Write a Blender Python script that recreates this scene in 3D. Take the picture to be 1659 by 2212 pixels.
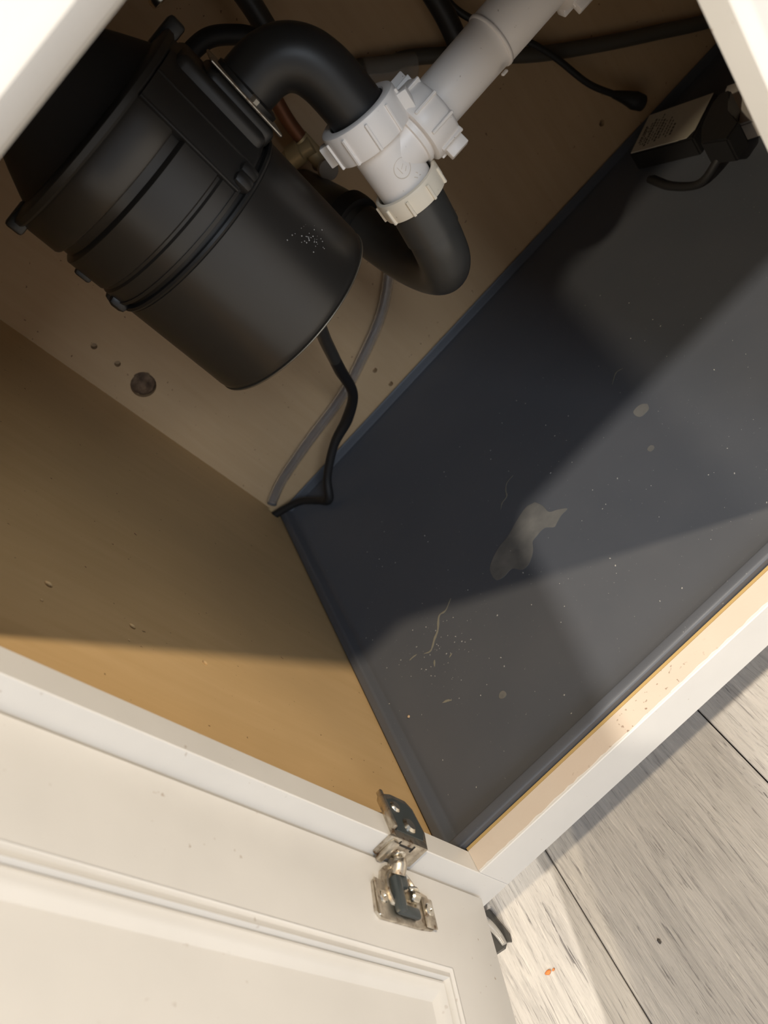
import bpy, bmesh, math, random
from mathutils import Vector, Matrix
random.seed(7)
for o in list(bpy.data.objects): bpy.data.objects.remove(o)
S = bpy.context.scene
COL = S.collection
PI = math.pi

# ------------------------------------------------------------------ camera
# X runs along the cabinet front, Y into the cabinet, Z up; the origin is the front
# lower left corner of the door opening.  Metres.
cd = bpy.data.cameras.new('camera'); cam = bpy.data.objects.new('camera', cd); COL.objects.link(cam)
cd.sensor_fit = 'VERTICAL'; cd.sensor_height = 36.0; cd.lens = 36.0 * 1666.458 / 2212.0
cd.clip_start = 0.01
RT = ((0.68451343, -0.71588875, -0.13763961), (-0.33912120, -0.47983287, 0.80917070), (-0.64532021, -0.50721170, -0.57122510))
m = Matrix.Identity(4)
for i in range(3):
    m[i][0] = RT[i][0]; m[i][1] = -RT[i][1]; m[i][2] = -RT[i][2]
m[0][3], m[1][3], m[2][3] = 0.215864, -0.301908, 0.493921
cam.matrix_world = m
cd.dof.use_dof = True; cd.dof.focus_distance = 0.60; cd.dof.aperture_fstop = 8.0
S.camera = cam

# ------------------------------------------------------------------ light
S.view_settings.view_transform = 'Standard'; S.view_settings.look = 'None'
S.view_settings.gamma = 1.0; S.view_settings.use_curve_mapping = False
S.view_settings.exposure = 0.08
w = bpy.data.worlds.new('room_light'); S.world = w; w.use_nodes = True
w.node_tree.nodes['Background'].inputs[0].default_value = (0.86, 0.91, 1.0, 1)
w.node_tree.nodes['Background'].inputs[1].default_value = 0.38
def downlight(name, loc, power, radius, col, aim=None, size=None):
    l = bpy.data.lights.new(name, 'POINT'); l.energy = power; l.shadow_soft_size = radius; l.color = col
    o = bpy.data.objects.new(name, l); COL.objects.link(o); o.location = loc
    return o
downlight('ceiling_downlight', (1.864, -0.990, 2.30), 270, 0.042, (1.0, 0.82, 0.58))
downlight('ceiling_downlight', (-0.810, -0.944, 2.30), 225, 0.045, (1.0, 0.92, 0.80))
downlight('ceiling_downlight', (-1.620, -1.770, 2.30), 190, 0.060, (1.0, 0.86, 0.64))
wl = bpy.data.lights.new('window_light', 'AREA'); wl.shape = 'RECTANGLE'; wl.size = 1.0; wl.size_y = 1.2; wl.energy = 42; wl.color = (0.78, 0.88, 1.0)
wo = bpy.data.objects.new('window_light', wl); COL.objects.link(wo); wo.location = (0.9, -3.2, 1.75)
wo.rotation_euler = (Vector((0.3, 0.2, 0.2)) - wo.location).to_track_quat('-Z', 'Y').to_euler()

# ------------------------------------------------------------------ helpers
def mat(name, col, rough=0.5, metal=0.0, spec=0.5, build=None):
    M = bpy.data.materials.new(name); M.use_nodes = True
    nt = M.node_tree; b = nt.nodes['Principled BSDF']
    b.inputs['Base Color'].default_value = (*col, 1); b.inputs['Roughness'].default_value = rough
    b.inputs['Metallic'].default_value = metal; b.inputs['Specular IOR Level'].default_value = spec
    if build: build(nt, b)
    return M
def N(nt, t, **k):
    n = nt.nodes.new(t)
    for a, v in k.items():
        if a in n.inputs: n.inputs[a].default_value = v
        else: setattr(n, a, v)
    return n
def pos(nt, scale=(1, 1, 1)):
    g = N(nt, 'ShaderNodeNewGeometry'); mp = N(nt, 'ShaderNodeMapping'); mp.inputs['Scale'].default_value = scale
    nt.links.new(g.outputs['Position'], mp.inputs['Vector']); return mp.outputs['Vector']
def objco(nt, scale=(1, 1, 1)):
    g = N(nt, 'ShaderNodeTexCoord'); mp = N(nt, 'ShaderNodeMapping'); mp.inputs['Scale'].default_value = scale
    nt.links.new(g.outputs['Object'], mp.inputs['Vector']); return mp.outputs['Vector']
def noise(nt, vec, scale, detail=4, rough=0.55, dist=0.0):
    n = N(nt, 'ShaderNodeTexNoise'); n.inputs['Scale'].default_value = scale; n.inputs['Detail'].default_value = detail
    n.inputs['Roughness'].default_value = rough; n.inputs['Distortion'].default_value = dist
    nt.links.new(vec, n.inputs['Vector']); return n.outputs['Fac']
def ramp(nt, fac, stops):
    r = N(nt, 'ShaderNodeValToRGB'); e = r.color_ramp.elements
    while len(e) < len(stops): e.new(0.5)
    for s, (p, c) in zip(e, stops):
        s.position = p; s.color = (*c, 1) if len(c) == 3 else c
    nt.links.new(fac, r.inputs[0]); return r.outputs[0]
def mix(nt, a, b, f, mode='MIX'):
    n = N(nt, 'ShaderNodeMix'); n.data_type = 'RGBA'; n.blend_type = mode
    for sock, v in ((n.inputs[0], f), (n.inputs[6], a), (n.inputs[7], b)):
        if isinstance(v, (int, float)): sock.default_value = v
        elif isinstance(v, tuple): sock.default_value = (*v, 1)
        else: nt.links.new(v, sock)
    return n.outputs[2]
def bump(nt, b, h, strength, dist=0.001):
    n = N(nt, 'ShaderNodeBump'); n.inputs['Strength'].default_value = strength; n.inputs['Distance'].default_value = dist
    nt.links.new(h, n.inputs['Height']); nt.links.new(n.outputs[0], b.inputs['Normal'])

def B_speck(base, dirt, amount=0.68, scale=260, tint=None, bumpy=0.05):
    """painted or moulded surface with faint mottling and a few dirt specks"""
    def f(nt, b):
        p = pos(nt)
        m1 = ramp(nt, noise(nt, p, 14, 3), [(0.35, base), (0.75, tuple(c * 0.93 for c in base) if not tint else tint)])
        d = ramp(nt, noise(nt, p, scale, 2, 0.5), [(amount, (0, 0, 0)), (amount + 0.03, (1, 1, 1))])
        area = ramp(nt, noise(nt, p, 9, 2), [(0.45, (0, 0, 0)), (0.7, (1, 1, 1))])
        f2 = mix(nt, d, area, 1.0, 'MULTIPLY')
        nt.links.new(mix(nt, m1, dirt, f2), b.inputs['Base Color'])
        bump(nt, b, noise(nt, p, 420, 2), bumpy, 0.0006)
    return f
def B_laminate(c1, c2, axis):
    def f(nt, b):
        sc = {'Y': (60, 60, 5), 'X': (60, 60, 5)}[axis]
        g = noise(nt, pos(nt, sc), 1.6, 5, 0.6, 0.6)
        big = noise(nt, pos(nt), 5, 3)
        c = ramp(nt, g, [(0.30, c2), (0.70, c1)])
        c = mix(nt, c, tuple(x * 0.80 for x in c1), ramp(nt, big, [(0.4, (0, 0, 0)), (0.75, (0.8, 0.8, 0.8))]))
        spk = ramp(nt, noise(nt, pos(nt), 210, 2), [(0.735, (0, 0, 0)), (0.75, (1, 1, 1))])
        c = mix(nt, c, (0.16, 0.09, 0.04), spk)
        nt.links.new(c, b.inputs['Base Color']); bump(nt, b, g, 0.04, 0.0005)
    return f
def B_plank(nt, b):
    oi = N(nt, 'ShaderNodeObjectInfo')
    add = N(nt, 'ShaderNodeVectorMath', operation='ADD'); g = N(nt, 'ShaderNodeNewGeometry')
    mul = N(nt, 'ShaderNodeVectorMath', operation='SCALE'); mul.inputs['Scale'].default_value = 7.0
    cmb = N(nt, 'ShaderNodeCombineXYZ')
    for i in range(3): nt.links.new(oi.outputs['Random'], cmb.inputs[i])
    nt.links.new(cmb.outputs[0], mul.inputs[0]); nt.links.new(g.outputs['Position'], add.inputs[0]); nt.links.new(mul.outputs[0], add.inputs[1])
    def mp(s):
        q = N(nt, 'ShaderNodeMapping'); q.inputs['Scale'].default_value = s; nt.links.new(add.outputs[0], q.inputs['Vector']); return q.outputs[0]
    broad = noise(nt, mp((12, 2.0, 12)), 1.0, 4, 0.6, 1.2)
    fine = noise(nt, mp((380, 20, 380)), 1.0, 3, 0.65, 1.6)
    mid = noise(nt, mp((95, 6, 95)), 1.0, 4, 0.65, 1.8)
    wv = N(nt, 'ShaderNodeTexWave'); wv.wave_type = 'RINGS'; wv.rings_direction = 'Z'
    wv.inputs['Scale'].default_value = 1.0; wv.inputs['Distortion'].default_value = 5.0; wv.inputs['Detail'].default_value = 3; wv.inputs['Detail Scale'].default_value = 0.7; wv.inputs['Detail Roughness'].default_value = 0.6
    nt.links.new(mp((20, 1.6, 20)), wv.inputs['Vector'])
    c = ramp(nt, broad, [(0.25, (0.385, 0.365, 0.345)), (0.5, (0.475, 0.450, 0.425)), (0.8, (0.56, 0.53, 0.495))])
    ring = ramp(nt, wv.outputs['Fac'], [(0.0, (1, 1, 1)), (0.30, (0, 0, 0))])
    pores = ramp(nt, fine, [(0.36, (1, 1, 1)), (0.42, (0, 0, 0))])
    streak = ramp(nt, mid, [(0.36, (1, 1, 1)), (0.50, (0, 0, 0))])
    dark = mix(nt, pores, mix(nt, streak, ring, 0.5), 1.0, 'MULTIPLY')
    c = mix(nt, c, (0.30, 0.285, 0.275), mix(nt, streak, (0.45, 0.45, 0.45), 1.0, 'MULTIPLY'))
    c = mix(nt, c, (0.13, 0.12, 0.12), dark)
    c = mix(nt, c, (0.17, 0.16, 0.155), mix(nt, pores, (0.30, 0.30, 0.30), 1.0, 'MULTIPLY'))
    c = mix(nt, c, (0.66, 0.62, 0.57), ramp(nt, fine, [(0.58, (0, 0, 0)), (0.72, (0.6, 0.6, 0.6))]))
    nt.links.new(c, b.inputs['Base Color']); bump(nt, b, mix(nt, fine, mid, 0.4), 0.9, 0.0016)
def B_tray(nt, b):
    p = pos(nt)
    c = ramp(nt, noise(nt, p, 7, 4), [(0.3, (0.074, 0.080, 0.094)), (0.7, (0.086, 0.090, 0.102))])
    dust = ramp(nt, noise(nt, p, 520, 2), [(0.735, (0, 0, 0)), (0.76, (0.6, 0.6, 0.6))])
    c = mix(nt, c, (0.35, 0.35, 0.34), dust)
    nt.links.new(c, b.inputs['Base Color'])
    r = ramp(nt, noise(nt, p, 16, 3), [(0.3, (0.42, 0.42, 0.42)), (0.7, (0.55, 0.55, 0.55))]); nt.links.new(r, b.inputs['Roughness'])
    bump(nt, b, noise(nt, p, 900, 2), 0.06, 0.0005)
def B_metal(nt, b):
    p = pos(nt); n = noise(nt, p, 160, 4)
    c = ramp(nt, n, [(0.30, (0.20, 0.13, 0.08)), (0.42, (0.50, 0.45, 0.38)), (0.7, (0.72, 0.67, 0.58))])
    nt.links.new(c, b.inputs['Base Color'])
    nt.links.new(ramp(nt, n, [(0.3, (0.6, 0.6, 0.6)), (0.6, (0.30, 0.30, 0.30))]), b.inputs['Roughness'])
def B_clear(alpha):
    def f(nt, b):
        b.inputs['Alpha'].default_value = alpha; b.inputs['IOR'].default_value = 1.45
    return f
def B_vinyl(nt, b):
    b.inputs['Transmission Weight'].default_value = 0.96; b.inputs['IOR'].default_value = 1.38
def B_plug(nt, b):
    n = noise(nt, pos(nt), 90, 4)
    nt.links.new(ramp(nt, n, [(0.3, (0.06, 0.035, 0.02)), (0.7, (0.24, 0.16, 0.10))]), b.inputs['Base Color']); bump(nt, b, n, 0.6, 0.003)
WHITE = (0.70, 0.685, 0.66)
M = dict(
 white=mat('white_paint', WHITE, 0.38, build=B_speck(WHITE, (0.25, 0.15, 0.08), 0.715, 190)),
 rail_top=mat('worn_cream_paint', (0.78, 0.68, 0.56), 0.5, build=B_speck((0.64, 0.555, 0.465), (0.16, 0.07, 0.03), 0.655, 240, (0.62, 0.51, 0.42), 0.15)),
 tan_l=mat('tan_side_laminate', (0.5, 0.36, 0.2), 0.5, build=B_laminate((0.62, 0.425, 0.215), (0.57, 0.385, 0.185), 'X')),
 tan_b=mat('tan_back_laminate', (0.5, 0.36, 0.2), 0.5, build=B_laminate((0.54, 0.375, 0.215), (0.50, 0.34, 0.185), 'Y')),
 ply=mat('raw_plywood_edge', (0.46, 0.31, 0.12), 0.8),
 tray=mat('grey_rubber_tray', (0.08, 0.08, 0.09), 0.48, build=B_tray),
 stain=mat('dried_residue', (0.135, 0.132, 0.125), 0.6, build=lambda nt, b: nt.links.new(ramp(nt, noise(nt, pos(nt), 60, 3), [(0.3, (0.115, 0.113, 0.108)), (0.75, (0.175, 0.168, 0.155))]), b.inputs['Base Color'])),
 streak=mat('pale_residue', (0.20, 0.19, 0.155), 0.7),
 crumb=mat('crumb_tan', (0.45, 0.32, 0.2), 0.8),
 orange=mat('crumb_orange', (0.55, 0.17, 0.04), 0.7),
 speck=mat('pale_dust', (0.36, 0.35, 0.33), 0.8),
 plank=mat('grey_oak_plank', (0.5, 0.46, 0.42), 0.36, build=B_plank),
 sub=mat('dark_joint', (0.06, 0.055, 0.05), 0.9),
 enamel=mat('black_enamel', (0.022, 0.020, 0.018), 0.33, spec=0.6, build=lambda nt, b: bump(nt, b, noise(nt, pos(nt), 700, 2), 0.05, 0.0005)),
 plastic=mat('black_plastic', (0.016, 0.015, 0.014), 0.42, build=lambda nt, b: bump(nt, b, noise(nt, pos(nt), 500, 2), 0.05, 0.0005)),
 rubber=mat('black_rubber', (0.014, 0.013, 0.013), 0.5),
 trap=mat('dark_grey_pipe', (0.046, 0.044, 0.040), 0.36),
 pvc=mat('white_pvc', (0.68, 0.62, 0.58), 0.38, build=B_speck((0.88, 0.83, 0.78), (0.30, 0.24, 0.17), 0.735, 330, (0.85, 0.79, 0.735))),
 cream_pvc=mat('cream_plastic', (0.88, 0.78, 0.62), 0.4, build=B_speck((0.88, 0.79, 0.64), (0.35, 0.26, 0.15), 0.72, 300, (0.85, 0.74, 0.58))),
 pvc_mark=mat('grimy_plastic', (0.70, 0.62, 0.53), 0.6),
 nickel=mat('worn_nickel', (0.6, 0.55, 0.48), 0.35, 1.0, build=B_metal),
 chrome=mat('bright_screw', (0.75, 0.71, 0.62), 0.25, 1.0),
 rimwire=mat('worn_rim_edge', (0.30, 0.26, 0.20), 0.45, 0.8),
 hosegrey=mat('olive_grey_hose', (0.075, 0.066, 0.052), 0.5),
 damper=mat('dark_grey_damper', (0.045, 0.055, 0.058), 0.35),
 brass=mat('dull_brass', (0.52, 0.42, 0.24), 0.4, 0.3),
 copper=mat('dull_copper', (0.20, 0.085, 0.045), 0.45, 0.5),
 knob=mat('grey_plastic_knob', (0.42, 0.37, 0.31), 0.5),
 clear=mat('clear_vinyl', (0.88, 0.89, 0.92), 0.07, spec=0.6, build=B_vinyl),
 film=mat('clear_film', (0.45, 0.43, 0.40), 0.25, spec=0.8, build=B_clear(0.40)),
 label=mat('white_label', (0.55, 0.50, 0.40), 0.5),
 ink=mat('label_ink', (0.07, 0.06, 0.05), 0.7),
 offwhite=mat('offwhite_plastic', (0.50, 0.46, 0.42), 0.45),
 plug=mat('brown_wood_filler', (0.15, 0.1, 0.06), 0.85, build=B_plug),
 stone=mat('grey_stone', (0.3, 0.3, 0.3), 0.4),
)

def new_bm(): return bmesh.new()
def V(*a): return Vector(a)
def frame(axis, up=(0, 0, 1)):
    z = Vector(axis).normalized(); u = Vector(up)
    if abs(z.dot(u)) > 0.95: u = Vector((1, 0, 0))
    x = u.cross(z).normalized(); y = z.cross(x)
    return x, y, z
def box(bm, lo, hi, bev=0.0, seg=2, mtx=None):
    r = bmesh.ops.create_cube(bm, size=1.0)
    vs = r['verts']
    for v in vs:
        v.co = Vector([lo[i] + (v.co[i] + 0.5) * (hi[i] - lo[i]) for i in range(3)])
    if bev > 0:
        es = list({e for v in vs for e in v.link_edges})
        rb = bmesh.ops.bevel(bm, geom=es, offset=bev, segments=seg, profile=0.5, affect='EDGES')
        vs = list({v for f in rb['faces'] for v in f.verts} | {v for v in vs if v.is_valid})
        if mtx is not None:
            seen = set(); st = [vs[0]]
            while st:
                v = st.pop()
                if v in seen: continue
                seen.add(v); st += [e.other_vert(v) for e in v.link_edges]
            vs = list(seen)
    if mtx is not None:
        for v in vs: v.co = mtx @ v.co
    return vs
def lathe(bm, origin, axis, prof, seg=48, cap0=True, cap1=True, up=(0, 0, 1)):
    """prof: list of (radius, distance along axis)"""
    x, y, z = frame(axis, up); o = Vector(origin); rings = []
    for r, d in prof:
        rings.append([bm.verts.new(o + z * d + (x * math.cos(2 * PI * i / seg) + y * math.sin(2 * PI * i / seg)) * r) for i in range(seg)])
    for a, b in zip(rings, rings[1:]):
        for i in range(seg):
            bm.faces.new((a[i], a[(i + 1) % seg], b[(i + 1) % seg], b[i]))
    if cap0: bm.faces.new(list(reversed(rings[0])))
    if cap1: bm.faces.new(rings[-1])
    return rings
def smooth_path(pts, n=8):
    P = [Vector(p) for p in pts]; out = []
    for i in range(len(P) - 1):
        p0 = P[i - 1] if i else P[0] * 2 - P[1]; p1 = P[i]; p2 = P[i + 1]; p3 = P[i + 2] if i + 2 < len(P) else P[-1] * 2 - P[-2]
        for k in range(n):
            t = k / n
            out.append(0.5 * ((2 * p1) + (-p0 + p2) * t + (2 * p0 - 5 * p1 + 4 * p2 - p3) * t * t + (-p0 + 3 * p1 - 3 * p2 + p3) * t ** 3))
    out.append(P[-1]); return out
def tube(bm, pts, r, seg=16, n=8, flat=None, radii=None):
    P = smooth_path(pts, n); rings = []; prev = None
    for i, p in enumerate(P):
        t = (P[min(i + 1, len(P) - 1)] - P[max(i - 1, 0)]).normalized()
        if prev is None: x, y, _ = frame(t)
        else:
            x = (prev - t * prev.dot(t)).normalized(); y = t.cross(x)
        prev = x
        rr = r if radii is None else radii[min(int(i / n), len(radii) - 1)] + ((radii[min(int(i / n) + 1, len(radii) - 1)] - radii[min(int(i / n), len(radii) - 1)]) * ((i % n) / n))
        fx, fy = flat or (1, 1)
        rings.append([bm.verts.new(p + (x * math.cos(2 * PI * k / seg) * fx + y * math.sin(2 * PI * k / seg) * fy) * rr) for k in range(seg)])
    for a, b in zip(rings, rings[1:]):
        for k in range(seg): bm.faces.new((a[k], a[(k + 1) % seg], b[(k + 1) % seg], b[k]))
    bm.faces.new(list(reversed(rings[0]))); bm.faces.new(rings[-1])
def prism(bm, poly, z0, z1, mtx=None):
    a = [bm.verts.new((x, y, z0)) for x, y in poly]; b = [bm.verts.new((x, y, z1)) for x, y in poly]
    bm.faces.new(list(reversed(a))); bm.faces.new(b); n = len(poly)
    for i in range(n): bm.faces.new((a[i], a[(i + 1) % n], b[(i + 1) % n], b[i]))
    if mtx is not None:
        for v in a + b: v.co = mtx @ v.co
    return a + b
def base_of(bm):
    xs = [v.co for v in bm.verts]
    lo = [min(c[i] for c in xs) for i in range(3)]; hi = [max(c[i] for c in xs) for i in range(3)]
    return Vector(((lo[0] + hi[0]) / 2, (lo[1] + hi[1]) / 2, lo[2]))
WORLD = {}
def obj(name, bm, m, parent=None, smooth=None):
    bmesh.ops.recalc_face_normals(bm, faces=bm.faces)
    c = base_of(bm); bmesh.ops.translate(bm, verts=bm.verts, vec=-c)
    me = bpy.data.meshes.new(name); bm.to_mesh(me); bm.free()
    me.materials.append(m)
    o = bpy.data.objects.new(name, me); COL.objects.link(o)
    if smooth is not None:
        for p in me.polygons: p.use_smooth = True
        md = o.modifiers.new('edge', 'EDGE_SPLIT'); md.split_angle = math.radians(smooth)
    WORLD[o] = c; o.location = c
    if parent is not None:
        o.parent = parent; o.location = c - WORLD[parent]
    return o
def thing(name, label, cat, loc, group=None):
    o = bpy.data.objects.new(name, None); COL.objects.link(o); o.empty_display_size = 0.02
    o.location = loc; WORLD[o] = Vector(loc)
    o['label'] = label; o['category'] = cat
    if group: o['group'] = group
    return o
def tag(o, label, cat, group=None, kind=None):
    o['label'] = label; o['category'] = cat
    if group: o['group'] = group
    if kind: o['kind'] = kind
    return o
def drill(o, holes):
    """holes: (origin, axis, radius, depth) in world space, cut from mesh o"""
    bm = bmesh.new()
    for og, ax, r, d in holes:
        a = Vector(ax).normalized()
        lathe(bm, Vector(og) - a * 0.004 - WORLD[o], a, [(r, 0), (r, d + 0.004)], 20)
    bmesh.ops.recalc_face_normals(bm, faces=bm.faces)
    me = bpy.data.meshes.new('cut'); bm.to_mesh(me); bm.free()
    c = bpy.data.objects.new('cut', me); COL.objects.link(c)
    mw = o.location.copy(); par = o.parent; o.parent = None; o.location = (0, 0, 0)
    md = o.modifiers.new('drill', 'BOOLEAN'); md.operation = 'DIFFERENCE'; md.object = c; md.solver = 'EXACT'
    bpy.context.view_layer.update()
    ev = o.evaluated_get(bpy.context.evaluated_depsgraph_get())
    nm = bpy.data.meshes.new_from_object(ev); o.modifiers.clear(); nm.name = o.name; o.data = nm
    bpy.data.objects.remove(c); o.parent = par; o.location = mw

# ------------------------------------------------------------------ dimensions
W = 0.4151; T = 0.019; TOP = 0.4897; XL = -0.0195; D = 0.561; XR = 0.856; FZ = -0.137; ZT = 0.66

# ------------------------------------------------------------------ floor of the room
bm = new_bm(); box(bm, (-1.8, -2.4, FZ - 0.03), (2.0, 0.64, FZ - 0.004))
floor = obj('floor', bm, M['sub']); floor['kind'] = 'structure'
xs = [0.006 + 0.1815 * k for k in range(-6, 7)]
for k, x0 in enumerate(xs):
    ends = [-2.3, -0.95 + 0.37 * ((k * 5) % 4), 0.62] if k not in (5, 6, 7, 8) else [-2.3, -0.75 - 0.1 * k, 0.62]
    for y0, y1 in zip(ends, ends[1:]):
        bm = new_bm(); box(bm, (x0 + 0.0006, y0 + 0.0008, FZ - 0.004), (x0 + 0.1809, y1 - 0.0008, FZ), 0.0009, 1)
        obj('plank', bm, M['plank'], floor)

# ------------------------------------------------------------------ cabinet
cab = thing('sink_cabinet', 'white painted sink cabinet with tan interior and its left door open', 'cabinet', (0.41, 0.28, FZ))
bm = new_bm(); box(bm, (XL - 0.016, T, -0.035), (XL, D + 0.012, ZT))
side = obj('side_panel', bm, M['tan_l'], cab); side['label'] = 'tan laminate side wall with small screw holes'
drill(side, [((XL, y, z), (-1, 0, 0), r, 0.010) for y, z, r in
             [(0.1253, 0.3355, 0.0030), (0.1049, 0.3397, 0.0012), (0.1258, 0.2742, 0.0026), (0.1263, 0.2131, 0.0024), (0.108, 0.2785, 0.001), (0.552, 0.016, 0.010)]])
bm = new_bm(); box(bm, (XR, T, -0.035), (XR + 0.016, D + 0.012, ZT)); obj('side_panel', bm, M['tan_b'], cab)
bm = new_bm(); box(bm, (XL, D, -0.035), (XR, D + 0.012, ZT))
back = obj('back_panel', bm, M['tan_b'], cab); back['label'] = 'tan laminate back panel with drilled holes'
drill(back, [((x, D, z), (0, 1, 0), r, 0.009) for x, z, r in
             [(0.0157, 0.3116, 0.0034), (0.0154, 0.2813, 0.0034), (0.2023, 0.0434, 0.0031), (0.2035, 0.0140, 0.0031), (0.5921, 0.0443, 0.0036)]]
      + [((0.0132, D, 0.245), (0, 1, 0), 0.0142, 0.0075)])
drill(back, [((0.0215, D, 0.2535), (0, 1, 0), 0.0085, 0.004)])
bm = new_bm()
rg = random.Random(3)
prof = [(0.0139 + 0.0006 * math.sin(5 * i) , 0) for i in range(1)]
x, y, z = frame((0, -1, 0)); rings = []
for rr, dd in ((0.0140, 0.0), (0.0132, 0.0022), (0.0105, 0.0042), (0.0060, 0.0056), (0.0015, 0.0060)):
    rings.append([bm.verts.new(V(0.0132, D + 0.0074, 0.245) + z * dd + (x * math.cos(2 * PI * i / 28) + y * math.sin(2 * PI * i / 28)) * rr * (1 + 0.04 * rg.uniform(-1, 1))) for i in range(28)])
for a, b in zip(rings, rings[1:]):
    for i in range(28): bm.faces.new((a[i], a[(i + 1) % 28], b[(i + 1) % 28], b[i]))
bm.faces.new(rings[-1]); bm.faces.new(list(reversed(rings[0])))
fill = obj('hole_filler', bm, M['plug'], back, 50); fill['label'] = 'brown filler in the large hole'
bm = new_bm(); box(bm, (XL, T, -0.033), (XR, D, -0.017)); obj('bottom_panel', bm, M['ply'], cab)
bm = new_bm(); box(bm, (0.0, T, -0.017), (XR, T + 0.0022, 0.0004)); e = obj('plywood_edge', bm, M['ply'], cab); e['label'] = 'raw ochre plywood edge'
bm = new_bm(); box(bm, (-0.038, 0.0, -0.0373), (0.0, T, ZT), 0.0006, 1); obj('stile', bm, M['white'], cab)
bm = new_bm(); box(bm, (W, 0.0, 0.0), (W + 0.070, T, TOP), 0.0006, 1); obj('stile', bm, M['white'], cab)
bm = new_bm(); box(bm, (XR - 0.02, 0.0, -0.0373), (XR + 0.018, T, ZT), 0.0006, 1); obj('stile', bm, M['white'], cab)
bm = new_bm(); box(bm, (0.0, 0.0, -0.0373), (XR - 0.02, T, -0.0006), 0.0006, 1); rl = obj('rail', bm, M['white'], cab)
bm = new_bm()   # worn top of the bottom rail with a ragged paint edge
ed = [(0.0002 + 0.41 * i / 90, 0.0016 + 0.0011 * random.random()) for i in range(91)]
prism(bm, [(0.0002, T - 0.0002)] + ed + [(0.4102, T - 0.0002)], -0.0007, 0.0)
e = obj('worn_edge', bm, M['rail_top'], rl); e['label'] = 'cream top face of the bottom rail, speckled with rust brown'
bm = new_bm(); box(bm, (W, 0.0, -0.0006), (XR - 0.02, T, 0.0)); obj('rail_top', bm, M['white'], rl)
bm = new_bm(); box(bm, (0.0, 0.0, TOP), (XR - 0.02, T, ZT), 0.0006, 1); obj('rail', bm, M['white'], cab)
bm = new_bm()   # false drawer front above the opening, lower edge eased over
pf = [(-0.0005, TOP + 0.0005), (-0.009, TOP + 0.0012), (-0.0145, TOP + 0.0045), (-0.0185, TOP + 0.0095), (-0.019, TOP + 0.014), (-0.019, ZT - 0.02), (-0.0005, ZT - 0.02)]
prism(bm, pf, -0.02, XR + 0.01, Matrix(((0, 0, 1, 0), (1, 0, 0, 0), (0, 1, 0, 0), (0, 0, 0, 1))))
e = obj('false_drawer_front', bm, M['white'], cab, 25)
bm = new_bm(); box(bm, (W + 0.036, -0.020, -0.021), (XR + 0.008, -0.001, TOP - 0.002), 0.0015, 2); obj('added_closed_door', bm, M['white'], cab)  # assumed right-hand door, added to keep stray light out of the cabinet
bm = new_bm(); box(bm, (XL - 0.016, 0.075, FZ), (XR + 0.016, 0.090, -0.035)); obj('toe_kick', bm, M['white'], cab)

# assumed countertop, unseen, added to block light from above the cabinet
bm = new_bm(); box(bm, (-0.75, -0.035, ZT), (1.6, 0.62, ZT + 0.03)); o = obj('added_countertop', bm, M['stone']); o['kind'] = 'structure'

# ------------------------------------------------------------------ open door
H = Vector((-0.0165, -0.003, 0)); ang = math.radians(-102.3)
dr = Vector((math.cos(ang), math.sin(ang), 0)); nn = Vector((-dr.y, dr.x, 0))
DM = Matrix(((dr.x, 0, nn.x, H.x), (dr.y, 0, nn.y, H.y), (0, 1, 0, 0), (0, 0, 0, 1)))   # local x: along door, y: up, z: out of inner face
DB, DT, DW, SW = -0.0215, TOP - 0.002, 0.432, 0.058
bm = new_bm(); box(bm, (SW + 0.0065, DB + 0.0675, -0.0135), (DW - SW - 0.0065, DT - 0.0675, -0.0075), 0, 1, DM)
door = obj('door', bm, M['white'], cab); door['label'] = 'white panelled cabinet door standing open'
fx0, fx1, fy0, fy1 = SW, DW - SW, DB + 0.061, DT - 0.061
bm = new_bm(); rings = []
for (a, b, c, d), zz in (((0, DW, DB, DT), -0.019), ((0, DW, DB, DT), -0.0012), ((0.0004, DW - 0.0004, DB + 0.0004, DT - 0.0004), -0.0004), ((0.0012, DW - 0.0012, DB + 0.0012, DT - 0.0012), 0.0), ((fx0, fx1, fy0, fy1), 0.0), ((fx0, fx1, fy0, fy1), -0.019)):
    rings.append([bm.verts.new(DM @ Vector((px, py, zz))) for px, py in ((a, c), (b, c), (b, d), (a, d))])
for p, q in zip(rings, rings[1:] + rings[:1]):
    for k in range(4): bm.faces.new((p[k], p[(k + 1) % 4], q[(k + 1) % 4], q[k]))
obj('door_frame', bm, M['white'], door, 40)
# moulding: slopes down from the frame to a groove, then rises as a rounded bead to the panel
prof = [(-0.0005, 0.0), (0.0002, 0.0), (0.0012, -0.0007), (0.0026, -0.0012), (0.0046, -0.0006), (0.0062, 0.0002), (0.0065, -0.0004), (0.0067, -0.0070), (0.0073, -0.0040), (0.0090, -0.0030), (0.0115, -0.0036), (0.0150, -0.0056), (0.0185, -0.0072), (0.0200, -0.0078), (-0.0005, -0.0078)]
x0, x1, y0, y1 = SW, DW - SW, DB + 0.061, DT - 0.061
bm = new_bm(); rings = []
for d, zz in prof:
    rings.append([bm.verts.new(DM @ Vector((px, py, zz))) for px, py in ((x0 + d, y0 + d), (x1 - d, y0 + d), (x1 - d, y1 - d), (x0 + d, y1 - d))])
for i in range(len(rings)):
    a, b = rings[i], rings[(i + 1) % len(rings)]
    for k in range(4): bm.faces.new((a[k], a[(k + 1) % 4], b[(k + 1) % 4], b[k]))
obj('moulding', bm, M['white'], door, 28)

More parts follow.
